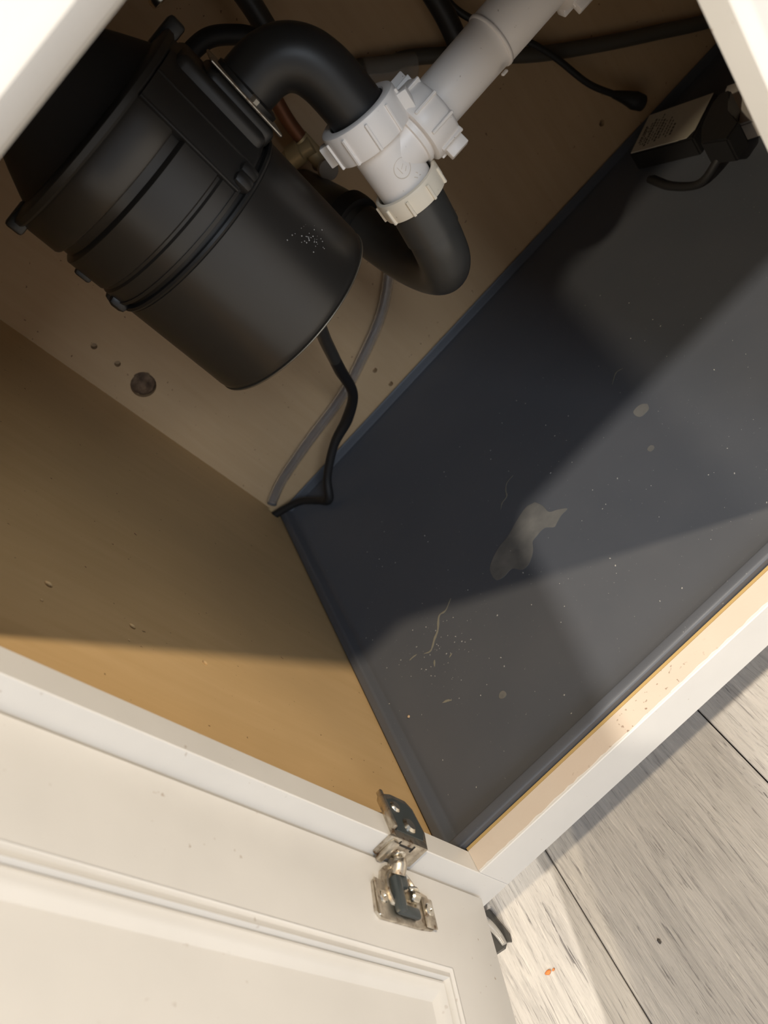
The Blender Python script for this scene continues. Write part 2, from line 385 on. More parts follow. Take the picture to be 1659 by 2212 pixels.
# hinge --------------------------------------------------------------------
bm = new_bm()   # wrap-round bracket on the face frame: a leg on the front, a leg on the inner edge
box(bm, (-0.0150, -0.0030, 0.0655), (0.0026, -0.0002, 0.1025), 0.0009, 2)
prism(bm, [(-0.0026, 0.0655), (-0.0026, 0.0985), (0.0205, 0.0985), (0.029, 0.099), (0.0345, 0.0955), (0.0385, 0.083), (0.0385, 0.0665), (0.033, 0.061), (0.013, 0.0592)], 0.0003, 0.0030,
      Matrix(((0, 0, 1, 0), (1, 0, 0, 0), (0, 1, 0, 0), (0, 0, 0, 1))))
box(bm, (0.0030, 0.002, 0.0985), (0.0075, 0.033, 0.1015), 0.0009, 2)
box(bm, (-0.0165, -0.0068, 0.0950), (0.0015, -0.0030, 0.1000), 0.0009, 2)
hinge = obj('hinge', bm, M['nickel'], cab, 40); hinge['label'] = 'worn nickel wrap-round hinge with rust spots'
bm = new_bm(); lathe(bm, (0.0031, 0.0125, 0.0775), (1, 0, 0), [(0.0060, 0), (0.0060, 0.0010), (0.0042, 0.0026), (0.0018, 0.0022)], 24)
lathe(bm, (0.0030, 0.0265, 0.0845), (1, 0, 0), [(0.0048, 0), (0.0046, 0.0010), (0.0032, 0.0022), (0.0012, 0.0018)], 24); obj('cam_screw', bm, M['chrome'], hinge, 40)
bm = new_bm(); prism(bm, [(0.004, 0.0668), (0.004, 0.0950), (0.029, 0.0955), (0.0345, 0.0830), (0.0345, 0.0680), (0.031, 0.0635), (0.013, 0.0615)], 0.0029, 0.0036, Matrix(((0, 0, 1, 0), (1, 0, 0, 0), (0, 1, 0, 0), (0, 0, 0, 1)))); obj('cover_plate', bm, M['damper'], hinge)
def cross_screw(bm, o, ax, r):
    x, y, z = frame(ax); lathe(bm, o, ax, [(r, 0), (r, 0.0006), (r * 0.8, 0.0013), (r * 0.35, 0.0013), (r * 0.2, 0.0005)], 20)
bm = new_bm(); cross_screw(bm, (-0.0089, -0.0031, 0.0830), (0, -1, 0), 0.0046); obj('screw', bm, M['chrome'], hinge, 40)
bm = new_bm()
for a, b in (((-0.0012, 0.078), (-0.0012, 0.092)), ((0.001, 0.092), (-0.0030, 0.092)), ((0.001, 0.078), (-0.0030, 0.078))):
    box(bm, (min(a[0], b[0]) - 0.0007, -0.0034, min(a[1], b[1]) - 0.0005), (max(a[0], b[0]) + 0.0007, -0.0028, max(a[1], b[1]) + 0.0005))
obj('slot', bm, M['rubber'], hinge)
bm = new_bm()   # link arm
a0 = DM @ Vector((0.010, 0.0845, 0.0045))
tube(bm, [(-0.0115, -0.0052, 0.0845), (-0.0150, -0.0085, 0.0850), DM @ Vector((0.004, 0.0845, 0.0075)), DM @ Vector((0.010, 0.0842, 0.0040))], 0.0052, 12, 5, flat=(1.0, 0.75)); obj('link_arm', bm, M['nickel'], hinge, 50)
bm = new_bm()   # door plate: a wing each side of the cup
pl = [(0.0190, 0.1090), (0.0375, 0.1105), (0.0410, 0.1065), (0.0400, 0.0680), (0.0385, 0.0545), (0.0350, 0.0512), (0.0215, 0.0512), (0.0165, 0.0540), (0.0150, 0.0625), (0.0090, 0.0680), (0.0050, 0.0745), (0.0035, 0.0840), (0.0050, 0.0930), (0.0095, 0.0985), (0.0165, 0.1010), (0.0165, 0.1065)]
prism(bm, pl, 0.0002, 0.0022, DM)
box(bm, (0.0165, 0.1050, 0.0022), (0.0400, 0.1090, 0.0034), 0.0006, 1, DM)
box(bm, (0.0190, 0.0515, 0.0022), (0.0385, 0.0622, 0.0042), 0.0010, 2, DM)
cup = obj('hinge_plate', bm, M['nickel'], hinge, 30)
bm = new_bm()
cc = DM @ Vector((0.0195, 0.0815, 0.0))
lathe(bm, cc, nn, [(0.0150, 0.0015), (0.0150, 0.0034), (0.0138, 0.0038), (0.0128, 0.0026)], 36, up=dr); obj('cup_rim', bm, M['nickel'], hinge, 40)
bm = new_bm(); box(bm, (0.0125, 0.0860, 0.0020), (0.0360, 0.0925, 0.0085), 0.0020, 2, DM)
box(bm, (0.0295, 0.0700, 0.0020), (0.0365, 0.0915, 0.0065), 0.0020, 2, DM)
box(bm, (0.0080, 0.0765, 0.0020), (0.0185, 0.0862, 0.0060), 0.0018, 2, DM); obj('damper', bm, M['damper'], hinge, 40)
bm = new_bm(); lathe(bm, DM @ Vector((0.0225, 0.0775, 0.0052)), DM.to_3x3() @ Vector((0, -1, 0)), [(0.0030, 0), (0.0042, 0.001), (0.0042, 0.0065), (0.003, 0.0075)], 18)
tube(bm, [DM @ Vector((0.0185, 0.0785, 0.0066)), DM @ Vector((0.0190, 0.0735, 0.0085)), DM @ Vector((0.0215, 0.0695, 0.0066))], 0.0012, 8, 5); obj('spring', bm, M['chrome'], hinge, 40)
for sy in (0.1015, 0.0575):
    bm = new_bm(); cross_screw(bm, DM @ Vector((0.0270, sy, 0.0021 if sy > 0.08 else 0.0041)), nn, 0.0042); obj('screw', bm, M['chrome'], hinge, 40)

# ------------------------------------------------------------------ tray liner
bm = new_bm()
tx0, tx1, ty0, ty1 = XL + 0.0012, 0.846, T + 0.0030, D - 0.003
loops = [(0.0, -0.016), (0.0, 0.0052), (0.0010, 0.0066), (0.0024, 0.0072), (0.0072, 0.0072), (0.0088, 0.0064), (0.0100, 0.0044), (0.0125, -0.0015), (0.0150, -0.0036), (0.020, -0.0042)]
rings = []
for d, zz in loops:
    rings.append([bm.verts.new((px, py, zz)) for px, py in ((tx0 + d, ty0 + d), (tx1 - d, ty0 + d), (tx1 - d, ty1 - d * 0.22), (tx0 + d, ty1 - d * 0.22))])
for a, b in zip(rings, rings[1:]):
    for k in range(4): bm.faces.new((a[k], a[(k + 1) % 4], b[(k + 1) % 4], b[k]))
bm.faces.new(rings[-1]); bm.faces.new(list(reversed(rings[0])))
tray = tag(obj('under_sink_tray', bm, M['tray'], None, 35), 'dark grey rubber tray with a raised lip lining the cabinet bottom', 'tray')
TZ = -0.0042
def film(name, poly, m, h=0.00025, n=4):
    P = smooth_path([(a, b, 0) for a, b in poly] + [(*poly[0], 0)], n)[:-1]
    bm = new_bm(); prism(bm, [(q.x, q.y) for q in P], TZ - 0.0002, TZ + h); return obj(name, bm, m, tray)
blob = [(0.2198, 0.2378), (0.2223, 0.2267), (0.2221, 0.2155), (0.2292, 0.2092), (0.2353, 0.2017), (0.2275, 0.2013), (0.2202, 0.1985), (0.2153, 0.1972), (0.2087, 0.205), (0.1984, 0.2046), (0.1926, 0.203), (0.1871, 0.1943), (0.1777, 0.1874), (0.169, 0.1874), (0.1624, 0.1976), (0.1523, 0.1975), (0.1446, 0.2021), (0.1461, 0.2157), (0.1535, 0.2235), (0.1673, 0.2296), (0.1786, 0.2309), (0.1952, 0.2375), (0.2102, 0.2415)]
film('dried_puddle', blob, M['stain'])['label'] = 'pale irregular dried water stain'
def ribbon(name, pts, wd, m):
    P = smooth_path([(a, b, 0) for a, b in pts], 5); L, R_ = [], []
    for i, p in enumerate(P):
        t = (P[min(i + 1, len(P) - 1)] - P[max(i - 1, 0)]).normalized(); s = Vector((-t.y, t.x, 0))
        k = wd * (0.25 + 0.75 * math.sin(PI * (i + 0.6) / (len(P) + 0.2))) * random.uniform(0.6, 1.2)
        L.append(p + s * k); R_.append(p - s * k)
    bm = new_bm()
    for i in range(len(P) - 1):
        q = [bm.verts.new((v.x, v.y, TZ + 0.0002)) for v in (L[i], L[i + 1], R_[i + 1], R_[i])]; bm.faces.new(q)
    bmesh.ops.remove_doubles(bm, verts=bm.verts, dist=1e-6)
    r = bmesh.ops.extrude_face_region(bm, geom=list(bm.faces)); bmesh.ops.translate(bm, verts=[v for v in r['geom'] if isinstance(v, bmesh.types.BMVert)], vec=(0, 0, 0.00015))
    return obj(name, bm, m, tray)
for pts, wd in (([(0.1004, 0.2268), (0.0897, 0.2202), (0.0814, 0.2211), (0.0729, 0.2093), (0.0654, 0.2038), (0.0564, 0.1966), (0.049, 0.1999)], 0.0013),
                ([(0.2243, 0.2873), (0.215, 0.286), (0.2089, 0.2796), (0.2051, 0.2719), (0.1975, 0.27), (0.1922, 0.2648)], 0.0008),
                ([(0.3687, 0.282), (0.3616, 0.2846), (0.3503, 0.2766)], 0.0006), ([(0.0336, 0.2072), (0.038, 0.2070), (0.0429, 0.2059)], 0.0009),
                ([(0.0547, 0.1849), (0.053, 0.182), (0.0513, 0.1788)], 0.0009), ([(0.0677, 0.1741), (0.070, 0.175), (0.0722, 0.1757)], 0.0007), ([(0.0403, 0.142), (0.045, 0.140), (0.0488, 0.1369)], 0.0011)):
    ribbon('residue_streak', pts, wd, M['streak'])
for cx, cy, r in ((0.3442, 0.2237, 0.0072), (0.3204, 0.1821, 0.0032), (0.0887, 0.1034, 0.0036)):
    film('dried_drop', [(cx + r * math.cos(a * PI / 4) * random.uniform(0.88, 1.1), cy + r * math.sin(a * PI / 4) * random.uniform(0.88, 1.1)) for a in range(8)], M['stain'])
bm = new_bm()
for i in range(170):
    if i < 40: px, py = random.gauss(0.065, 0.02), random.gauss(0.19, 0.025)
    else: px, py = random.uniform(0.0, 0.45), random.uniform(0.045, 0.40)
    r = random.uniform(0.00015, 0.00042); a = random.uniform(0, PI)
    box(bm, (-r * random.uniform(1, 2.5), -r, 0), (r, r, r), 0, 1, Matrix.Translation((px, py, TZ)) @ Matrix.Rotation(a, 4, 'Z'))
o = obj('dust', bm, M['speck'], tray); o['kind'] = 'stuff'
def crumb(name, x, y, z, s, m, label, cat='crumb', group=None):
    bm = new_bm(); bmesh.ops.create_icosphere(bm, subdivisions=2, radius=1.0)
    for v in bm.verts: v.co = Vector((v.co.x * s[0], v.co.y * s[1], v.co.z * s[2])) * random.uniform(0.75, 1.15)
    lo = min(v.co.z for v in bm.verts)
    bmesh.ops.translate(bm, verts=bm.verts, vec=(x, y, z - lo)); return tag(obj(name, bm, m, None, 60), label, cat, group)
crumb('crumb', -0.0055, 0.1850, TZ, (0.0018, 0.0012, 0.0009), M['label'], 'pale angular crumb near the left lip of the grey tray')
crumb('crumb', 0.0067, 0.1575, TZ, (0.0013, 0.0013, 0.0010), M['crumb'], 'tan round crumb on the grey tray near the door side')
crumb('crumb', -0.0455, -0.0211, FZ, (0.0030, 0.0020, 0.0012), M['orange'], 'larger orange crumb on the grey plank floor')
crumb('crumb', -0.0402, -0.0222, FZ, (0.0014, 0.0010, 0.0008), M['orange'], 'tiny orange crumb beside the larger orange one on the floor')
crumb('crumb', 0.0463, -0.0568, FZ, (0.0013, 0.0022, 0.0008), M['ink'], 'dark crumb on the grey plank floor')

# ------------------------------------------------------------------ garbage disposal
AX, AY = 0.1949, 0.2934
disp = thing('garbage_disposal', 'black garbage disposal hanging under the sink', 'garbage disposal', (AX, AY, 0.275))
def ax_lathe(name, prof, m, parent, seg=96, sm=35):
    bm = new_bm(); lathe(bm, (AX, AY, 0), (0, 0, 1), prof, seg); return obj(name, bm, m, parent, sm)
ax_lathe('motor_housing', [(0.060, 0.2765), (0.0730, 0.2762), (0.0768, 0.2768), (0.0783, 0.2786), (0.0788, 0.2830), (0.0786, 0.300), (0.0782, 0.3680), (0.0772, 0.3690)], M['enamel'], disp)
ax_lathe('bottom_rim', [(0.0760, 0.2757), (0.0784, 0.2757), (0.0787, 0.2762), (0.0784, 0.2767), (0.0760, 0.2767)], M['rimwire'], disp)
ax_lathe('seam_ring', [(0.070, 0.3690), (0.0790, 0.3690), (0.0798, 0.3705), (0.0790, 0.3722), (0.0752, 0.3726), (0.0752, 0.3755), (0.0788, 0.3760), (0.0792, 0.3785), (0.07, 0.379)], M['plastic'], disp)
grind = ax_lathe('grind_housing', [(0.070, 0.3785), (0.0782, 0.3785), (0.0784, 0.3885), (0.0766, 0.3900), (0.0766, 0.3918), (0.0784, 0.3930), (0.0784, 0.4185), (0.0772, 0.4195), (0.0742, 0.4210), (0.0742, 0.4265), (0.0774, 0.4275), (0.0782, 0.4290), (0.0780, 0.4510), (0.0770, 0.4535), (0.066, 0.4545)], M['enamel'], disp)
ax_lathe('top_flange', [(0.060, 0.4530), (0.0788, 0.4530), (0.0800, 0.4545), (0.0800, 0.4580), (0.0780, 0.4595), (0.0670, 0.4605), (0.060, 0.4605)], M['plastic'], disp)
ax_lathe('mount_cone', [(0.0660, 0.4600), (0.0640, 0.4640), (0.0560, 0.4775), (0.0505, 0.4860), (0.0470, 0.500), (0.0470, 0.560), (0.054, 0.565), (0.054, 0.600), (0.05, 0.605)], M['rubber'], disp)
def radial_box(bm, az, r0, r1, hw, z0, z1, bev=0.001):
    box(bm, (r0, -hw, z0), (r1, hw, z1), bev, 2, Matrix.Translation((AX, AY, 0)) @ Matrix.Rotation(math.radians(az), 4, 'Z'))
bm = new_bm(); rings = []   # raised vertical panel between the two ribs
for rr, zz in ((0.0740, 0.3775), (0.0799, 0.3780), (0.0799, 0.4525), (0.0740, 0.4530)):
    rings.append([bm.verts.new((AX + rr * math.cos(math.radians(a)), AY + rr * math.sin(math.radians(a)), zz)) for a in range(-64, -29, 2)])
for p, q in zip(rings, rings[1:] + rings[:1]):
    for i in range(len(p) - 1): bm.faces.new((p[i], p[i + 1], q[i + 1], q[i]))
bm.faces.new([r[0] for r in rings]); bm.faces.new([r[-1] for r in rings])
obj('raised_panel', bm, M['plastic'], disp, 35)
for az in (-63.2, -47.5):
    bm = new_bm(); radial_box(bm, az, 0.072, 0.0808, 0.0010, 0.3775, 0.4528, 0.0005); obj('vertical_rib', bm, M['plastic'], disp, 40)
for az in (-58.0, -167, -172 + 120, 178, 60):
    bm = new_bm(); radial_box(bm, az, 0.072, 0.0835, 0.0050, 0.3710, 0.3850, 0.0040); obj('housing_lug', bm, M['plastic'], disp, 40)
for az in (-170, 2, 120):
    bm = new_bm(); radial_box(bm, az, 0.064, 0.0880 if az == 2 else 0.0845, 0.0075, 0.4500, 0.4620, 0.0025); obj('mount_lug', bm, M['plastic'], disp, 40)
bm = new_bm(); radial_box(bm, -172, 0.070, 0.0815, 0.004, 0.400, 0.412, 0.002); obj('mount_lug', bm, M['plastic'], disp, 40)
OA = -9.0
OM = Matrix.Translation((AX, AY, 0)) @ Matrix.Rotation(math.radians(OA), 4, 'Z')
bm = new_bm(); box(bm, (0.050, -0.036, 0.3770), (0.0800, 0.036, 0.4480), 0.006, 3, OM); box(bm, (0.070, -0.027, 0.3740), (0.0862, 0.027, 0.4300), 0.006, 3, OM)
obj('outlet_boss', bm, M['plastic'], disp, 40)
bm = new_bm(); box(bm, (0.0862, -0.0265, 0.3715), (0.0885, 0.0265, 0.4325), 0.0009, 1, OM); fl = obj('flange_plate', bm, M['nickel'], disp, 40); fl['label'] = 'metal flange plate clamping the elbow'
bm = new_bm(); lathe(bm, OM @ Vector((0.0885, -0.0222, 0.3985)), OM.to_3x3() @ Vector((1, 0, 0)), [(0.0038, 0), (0.0038, 0.0032), (0.0026, 0.0042)], 6); obj('flange_bolt', bm, M['chrome'], fl, 30)
bm = new_bm()
for i in range(34):
    a = math.radians(random.gauss(-50, 6)); zz = random.gauss(0.322, 0.006); r = 0.0786; s = random.uniform(0.0001, 0.00034)
    box(bm, (-s, -s, -s), (s, s, s * random.uniform(1, 2)), 0, 1, Matrix.Translation((AX + r * math.cos(a), AY + r * math.sin(a), zz)))
o = obj('dust', bm, M['speck'], disp); o['kind'] = 'stuff'

# ------------------------------------------------------------------ drain pipes
# black discharge elbow
eb = thing('discharge_elbow', 'glossy black elbow pipe from the disposal down into the white tee', 'pipe', (0.327, 0.267, 0.330))
bm = new_bm(); tube(bm, [(0.2790, 0.2800, 0.4030), (0.2900, 0.2783, 0.4035), (0.3030, 0.2755, 0.4030), (0.3145, 0.2725, 0.3985), (0.3228, 0.2700, 0.3890), (0.3268, 0.2683, 0.3760), (0.3278, 0.2675, 0.3600), (0.3274, 0.2670, 0.3280)], 0.0207, 40, 6)
obj('elbow_tube', bm, M['plastic'], eb, 60)
bm = new_bm(); lathe(bm, OM @ Vector((0.0885, 0, 0.4015)), OM.to_3x3() @ Vector((1, 0, 0)), [(0.0245, 0), (0.0245, 0.003), (0.021, 0.0045)], 40); obj('collar', bm, M['plastic'], eb, 40)

def slip_nut(name, parent, o, ax, r_out, r_in, h, ribs, wings=(), up=(0, 0, 1), phase=0.0, taper=0.0, m=None):
    """threaded ring with thin grip ribs and a few larger wings; o is the centre of its open face, ax points through it"""
    x, y, z = frame(ax, up); o = Vector(o); bm = new_bm()
    lathe(bm, o, ax, [(r_in, 0.0045), (r_in, 0.0008), (r_in + 0.0010, 0.0), (r_out - 0.0022, 0.0), (r_out - 0.0006, 0.0009), (r_out, 0.003), (r_out - taper * 0.5, h - 0.003), (r_out - taper - 0.0006, h - 0.0006), (r_out - taper - 0.0020, h), (r_in - 0.001, h), (r_in - 0.001, h - 0.004)], 56, False, False, up)
    for i in range(ribs):
        a = 2 * PI * (i + phase) / ribs; c, s = math.cos(a), math.sin(a); rd = x * c + y * s; tg = y * c - x * s
        mt = Matrix(((rd.x, tg.x, z.x, o.x), (rd.y, tg.y, z.y, o.y), (rd.z, tg.z, z.z, o.z), (0, 0, 0, 1)))
        box(bm, (r_out - 0.003, -0.0011, 0.0035), (r_out + 0.0016, 0.0011, h - 0.0005), 0.0004, 1, mt)
    for aw in wings:
        a = math.radians(aw); c, s = math.cos(a), math.sin(a); rd = x * c + y * s; tg = y * c - x * s
        mt = Matrix(((rd.x, tg.x, z.x, o.x), (rd.y, tg.y, z.y, o.y), (rd.z, tg.z, z.z, o.z), (0, 0, 0, 1)))
        box(bm, (r_out - 0.004, -0.0042, h * 0.28), (r_out + 0.0068, 0.0042, h * 0.95), 0.0010, 2, mt)
    return obj(name, bm, m or M['pvc'], parent, 35)

tee = thing('drain_tee', 'white plastic drain tee with ribbed slip nuts joining the black elbow and trap', 'pipe fitting', (0.3235, 0.267, 0.270))
A0 = Vector((0.3274, 0.2670, 0.3440)); A1 = Vector((0.3215, 0.2680, 0.2850)); ta = (A1 - A0).normalized()
bm = new_bm(); lathe(bm, A0 + ta * 0.012, ta, [(0.0235, 0), (0.0240, 0.0105), (0.0212, 0.0130), (0.0208, 0.050), (0.0200, 0.062)], 56)
body = obj('tee_body', bm, M['pvc'], tee, 35)
# sweeping side branch
B0 = Vector((0.3245, 0.2672, 0.3035))
bm = new_bm(); lathe(bm, B0, (1, 0, 0), [(0.0200, -0.004), (0.0206, 0.010), (0.0208, 0.0185), (0.0228, 0.0192), (0.0230, 0.0218), (0.0215, 0.0222), (0.0215, 0.026), (0.0235, 0.0266), (0.0235, 0.034)], 56)
obj('side_branch', bm, M['pvc'], tee, 35)
slip_nut('slip_nut', tee, A0, ta, 0.0300, 0.0222, 0.0240, 10, (-62, 118), up=(1, 0, 0), phase=0.35)
slip_nut('slip_nut', tee, A1 + ta * 0.001, ta, 0.0262, 0.0228, 0.0165, 9, (20,), up=(1, 0, 0), phase=0.15, m=M['cream_pvc'])
slip_nut('slip_nut', tee, (0.3485, 0.2672, 0.3035), (1, 0, 0), 0.0268, 0.0205, 0.0235, 10, (-118, 62), phase=0.1, taper=0.002)
# moulded mark on the tee: a ring and a few worn raised strokes
mk = Vector((0.3218, 0.2462, 0.2990)); mn = Vector((0, -1, 0.02)); 
def wrap(u, v, h):   # point on the front of the tee body
    t = (mk.z - v - A0.z) / ta.z; c = A0 + ta * t; a = -PI / 2 + 0.0 + u / 0.0208
    return Vector((c.x + (0.0207 + h) * math.cos(a), c.y + (0.0207 + h) * math.sin(a), mk.z - v))
bm = new_bm(); tube(bm, [wrap(0.0066 * math.cos(a * PI / 10), 0.0066 * math.sin(a * PI / 10), 0.0) for a in range(21)], 0.00045, 6, 2); obj('moulded_ring', bm, M['pvc_mark'], body, 50)
bm = new_bm()
for (u0, v0), (u1, v1) in (((-0.003, -0.003), (-0.002, 0.003)), ((-0.001, 0.0), (0.002, -0.002)), ((0.0005, 0.003), (0.003, 0.001)), ((0.0035, 0.0110), (0.0055, 0.0135)), ((0.0065, 0.0095), (0.0075, 0.0115)), ((0.0075, 0.0130), (0.0090, 0.0140))):
    tube(bm, [wrap(u0, v0, 0), wrap((u0 + u1) / 2, (v0 + v1) / 2, 0), wrap(u1, v1, 0)], 0.0004, 6, 2)
obj('moulded_mark', bm, M['pvc_mark'], body, 50)

# white pipe to the other bowl
wp = thing('drain_pipe', 'straight white drain pipe running from the tee toward the right', 'pipe', (0.43, 0.2665, 0.284))
bm = new_bm(); lathe(bm, (0.3600, 0.2670, 0.3045), (1, 0.0, 0.004), [(0.0190, 0), (0.0192, 0.062), (0.0194, 0.0680), (0.0200, 0.0690), (0.0200, 0.14)], 56); obj('pipe_tube', bm, M['pvc'], wp, 35)
bm = new_bm(); lathe(bm, (0.4288, 0.2670, 0.3048), (1, 0, 0), [(0.0196, -0.0016), (0.0206, -0.0012), (0.0208, 0.0), (0.0206, 0.0012), (0.0196, 0.0016)], 56); obj('moulded_bead', bm, M['pvc'], wp, 60)
slip_nut('slip_nut', wp, (0.5060, 0.2670, 0.3051), (-1, 0, 0), 0.0265, 0.0205, 0.0235, 10, (118, -62, -110, 60), phase=0.3)
bm = new_bm(); box(bm, (0.4150, 0.2470, 0.2880), (0.4200, 0.2500, 0.2900), 0.0006, 1); obj('moulded_nib', bm, M['pvc'], wp)

# trap
tr = thing('p_trap', 'dark grey P-trap curving back under the white tee', 'pipe', (0.30, 0.34, 0.158))
bm = new_bm(); tube(bm, [(0.3205, 0.2682, 0.2750), (0.3172, 0.2685, 0.2570), (0.3142, 0.2690, 0.2405)], 0.0219, 44, 8); obj('inlet_socket', bm, M['trap'], tr, 50)
bm = new_bm(); tube(bm, [(0.3150, 0.2690, 0.2440), (0.3118, 0.2695, 0.2300), (0.3085, 0.2760, 0.2140), (0.3055, 0.2930, 0.2010), (0.3025, 0.3170, 0.1950), (0.2995, 0.3440, 0.1950), (0.2965, 0.3700, 0.2020), (0.2940, 0.3920, 0.2160), (0.2915, 0.4100, 0.2350)], 0.0208, 44, 7); obj('u_bend', bm, M['trap'], tr, 60)
bm = new_bm(); tube(bm, [(0.2915, 0.4080, 0.2300), (0.2905, 0.4220, 0.2430), (0.2900, 0.4420, 0.2500), (0.2900, 0.5000, 0.2520), (0.2900, D + 0.004, 0.2530)], 0.0205, 40, 6); obj('wall_arm', bm, M['trap'], tr, 60)
bm = new_bm(); lathe(bm, (0.2910, 0.4200, 0.2410), (-0.05, 0.85, 0.52), [(0.0215, -0.009), (0.0250, -0.008), (0.0255, 0.000), (0.0250, 0.008), (0.0215, 0.009)], 40); obj('union_nut', bm, M['rubber'], tr, 40)

# ------------------------------------------------------------------ cords, hoses and fittings behind
cordt = thing('disposal_cord', 'flat black cord dropping from the disposal to the back left corner', 'cord', (0.10, 0.49, 0.0))
bm = new_bm(); tube(bm, [(0.2060, 0.3350, 0.2780), (0.2030, 0.3520, 0.2320), (0.1926, 0.3900, 0.1909), (0.1850, 0.4150, 0.1610)], 0.0062, 14, 6); obj('sleeve', bm, M['trap'], cordt, 60)
bm = new_bm(); tube(bm, [(0.1860, 0.4120, 0.1650), (0.1797, 0.4350, 0.1389), (0.1682, 0.4700, 0.0917), (0.1406, 0.4900, 0.0642), (0.1069, 0.4970, 0.0500), (0.0709, 0.4970, 0.0266), (0.0510, 0.4930, 0.0060), (0.0380, 0.5100, 0.0050), (0.0200, 0.5300, 0.0105), (0.0000, 0.5410, 0.0130), (-0.0235, 0.5500, 0.0150)], 0.0050, 14, 6, flat=(1.0, 1.0), radii=[0.0060, 0.0064, 0.0058, 0.0068, 0.0055, 0.0052, 0.0058, 0.0048, 0.0048, 0.0048, 0.0048]); obj('cord', bm, M['rubber'], cordt, 60)
bm = new_bm(); tube(bm, [(0.4020, 0.5500, 0.2620), (0.3850, 0.5500, 0.2400), (0.3550, 0.5500, 0.1950), (0.3314, 0.5510, 0.1563), (0.2866, 0.5510, 0.1142), (0.2499, 0.5510, 0.0904), (0.1991, 0.5510, 0.0714), (0.1507, 0.5510, 0.0580), (0.0768, 0.5510, 0.0490), (0.0240, 0.5520, 0.0400), (-0.0030, 0.5525, 0.0310), (-0.0110, 0.5530, 0.0270)], 0.0066, 18, 8)
ch = tag(obj('clear_hose', bm, M['clear'], None, 60), 'translucent vinyl hose sweeping along the foot of the back panel', 'hose')
md = ch.modifiers.new('wall', 'SOLIDIFY'); md.thickness = 0.0016; md.offset = -1
hz = thing('supply_hose', 'long dark grey hose strung across the back panel behind the white pipe', 'hose', (0.58, 0.545, 0.04))
bm = new_bm(); tube(bm, [(0.3700, 0.5525, 0.3120), (0.3894, 0.5525, 0.3044), (0.4128, 0.5525, 0.2933), (0.4382, 0.5525, 0.2731), (0.4605, 0.5525, 0.2599), (0.5038, 0.5525, 0.2224), (0.5635, 0.5525, 0.1661), (0.6326, 0.5525, 0.1148), (0.6918, 0.5525, 0.0746), (0.7484, 0.5525, 0.0373), (0.7900, 0.5525, 0.0180)], 0.0078, 16, 8); obj('hose_tube', bm, M['hosegrey'], hz, 60)
bm = new_bm(); tube(bm, [(0.4120, 0.5480, 0.2880), (0.4350, 0.5480, 0.2705), (0.4560, 0.5480, 0.2540)], 0.0125, 18, 5); e = obj('clear_sleeve', bm, M['film'], hz, 60); e['label'] = 'loose clear plastic sleeve on the hose'
bm = new_bm(); tube(bm, [(0.5030, 0.5200, 0.3600), (0.5020, 0.5200, 0.2980), (0.4992, 0.5200, 0.2640), (0.4925, 0.5200, 0.2380), (0.4760, 0.5200, 0.2080)], 0.0105, 16, 8)
tag(obj('black_hose', bm, M['rubber'], None, 60), 'thick black hose going up behind the white drain pipe', 'hose')
pc = thing('plug_cable', 'thin black cable ending in a plug low on the back panel', 'cable', (0.58, 0.532, 0.03))
bm = new_bm(); tube(bm, [(0.5146, 0.5320, 0.2959), (0.5163, 0.5320, 0.2638), (0.5345, 0.5320, 0.2256), (0.5582, 0.5320, 0.1870), (0.5736, 0.5320, 0.1525), (0.5889, 0.5320, 0.1050), (0.6083, 0.5330, 0.0706)], 0.0036, 12, 8); obj('cable', bm, M['rubber'], pc, 60)
bm = new_bm(); tube(bm, [(0.6075, 0.5330, 0.0720), (0.6178, 0.5360, 0.0580), (0.6249, 0.5360, 0.0466), (0.6310, 0.5360, 0.0370)], 0.008, 16, 5, radii=[0.0042, 0.0070, 0.0098, 0.0088]); obj('plug', bm, M['rubber'], pc, 50)
bm = new_bm(); tube(bm, [(0.2500, 0.4500, 0.4100), (0.2700, 0.4500, 0.4250), (0.2896, 0.4500, 0.4256), (0.3090, 0.4500, 0.4222), (0.3248, 0.4500, 0.4107), (0.3368, 0.4500, 0.3960), (0.3420, 0.4500, 0.3700)], 0.0078, 16, 8)
tag(obj('arched_hose', bm, M['rubber'], None, 60), 'black hose arching over behind the disposal and elbow', 'hose')
bm = new_bm(); tube(bm, [(0.3600, 0.4700, 0.4600), (0.3570, 0.4700, 0.4150), (0.3530, 0.4700, 0.3900), (0.3470, 0.4700, 0.3500)], 0.0098, 16, 8)
tag(obj('riser_hose', bm, M['trap'], None, 60), 'short straight dark hose above the bend of the black elbow', 'hose')
# shut-off valve glimpsed between disposal and tee
vv = thing('shutoff_valve', 'small shut-off valve with a round grey knob glimpsed between disposal and tee', 'valve', (0.31, 0.50, 0.25))
bm = new_bm(); lathe(bm, (0.3150, 0.4950, 0.2660), (0, 1, 0), [(0.0085, -0.004), (0.0098, -0.003), (0.0098, 0.004), (0.0080, 0.006), (0.0055, 0.012), (0.0055, 0.040)], 28); obj('knob', bm, M['knob'], vv, 40)
bm = new_bm(); lathe(bm, (0.3220, 0.5080, 0.2900), (-0.55, 0.25, 0.10), [(0.0085, 0), (0.0085, 0.012), (0.0115, 0.013), (0.0115, 0.026), (0.009, 0.027), (0.009, 0.05)], 24); lathe(bm, (0.3180, 0.5150, 0.2560), (0, 0, 1), [(0.0085, 0), (0.0085, 0.045)], 20); obj('valve_body', bm, M['brass'], vv, 40)
bm = new_bm(); tube(bm, [(0.3180, 0.5150, 0.2950), (0.3210, 0.5120, 0.3250), (0.3300, 0.5080, 0.3600), (0.3450, 0.5050, 0.4000)], 0.0070, 14, 6); obj('riser', bm, M['copper'], vv, 60)
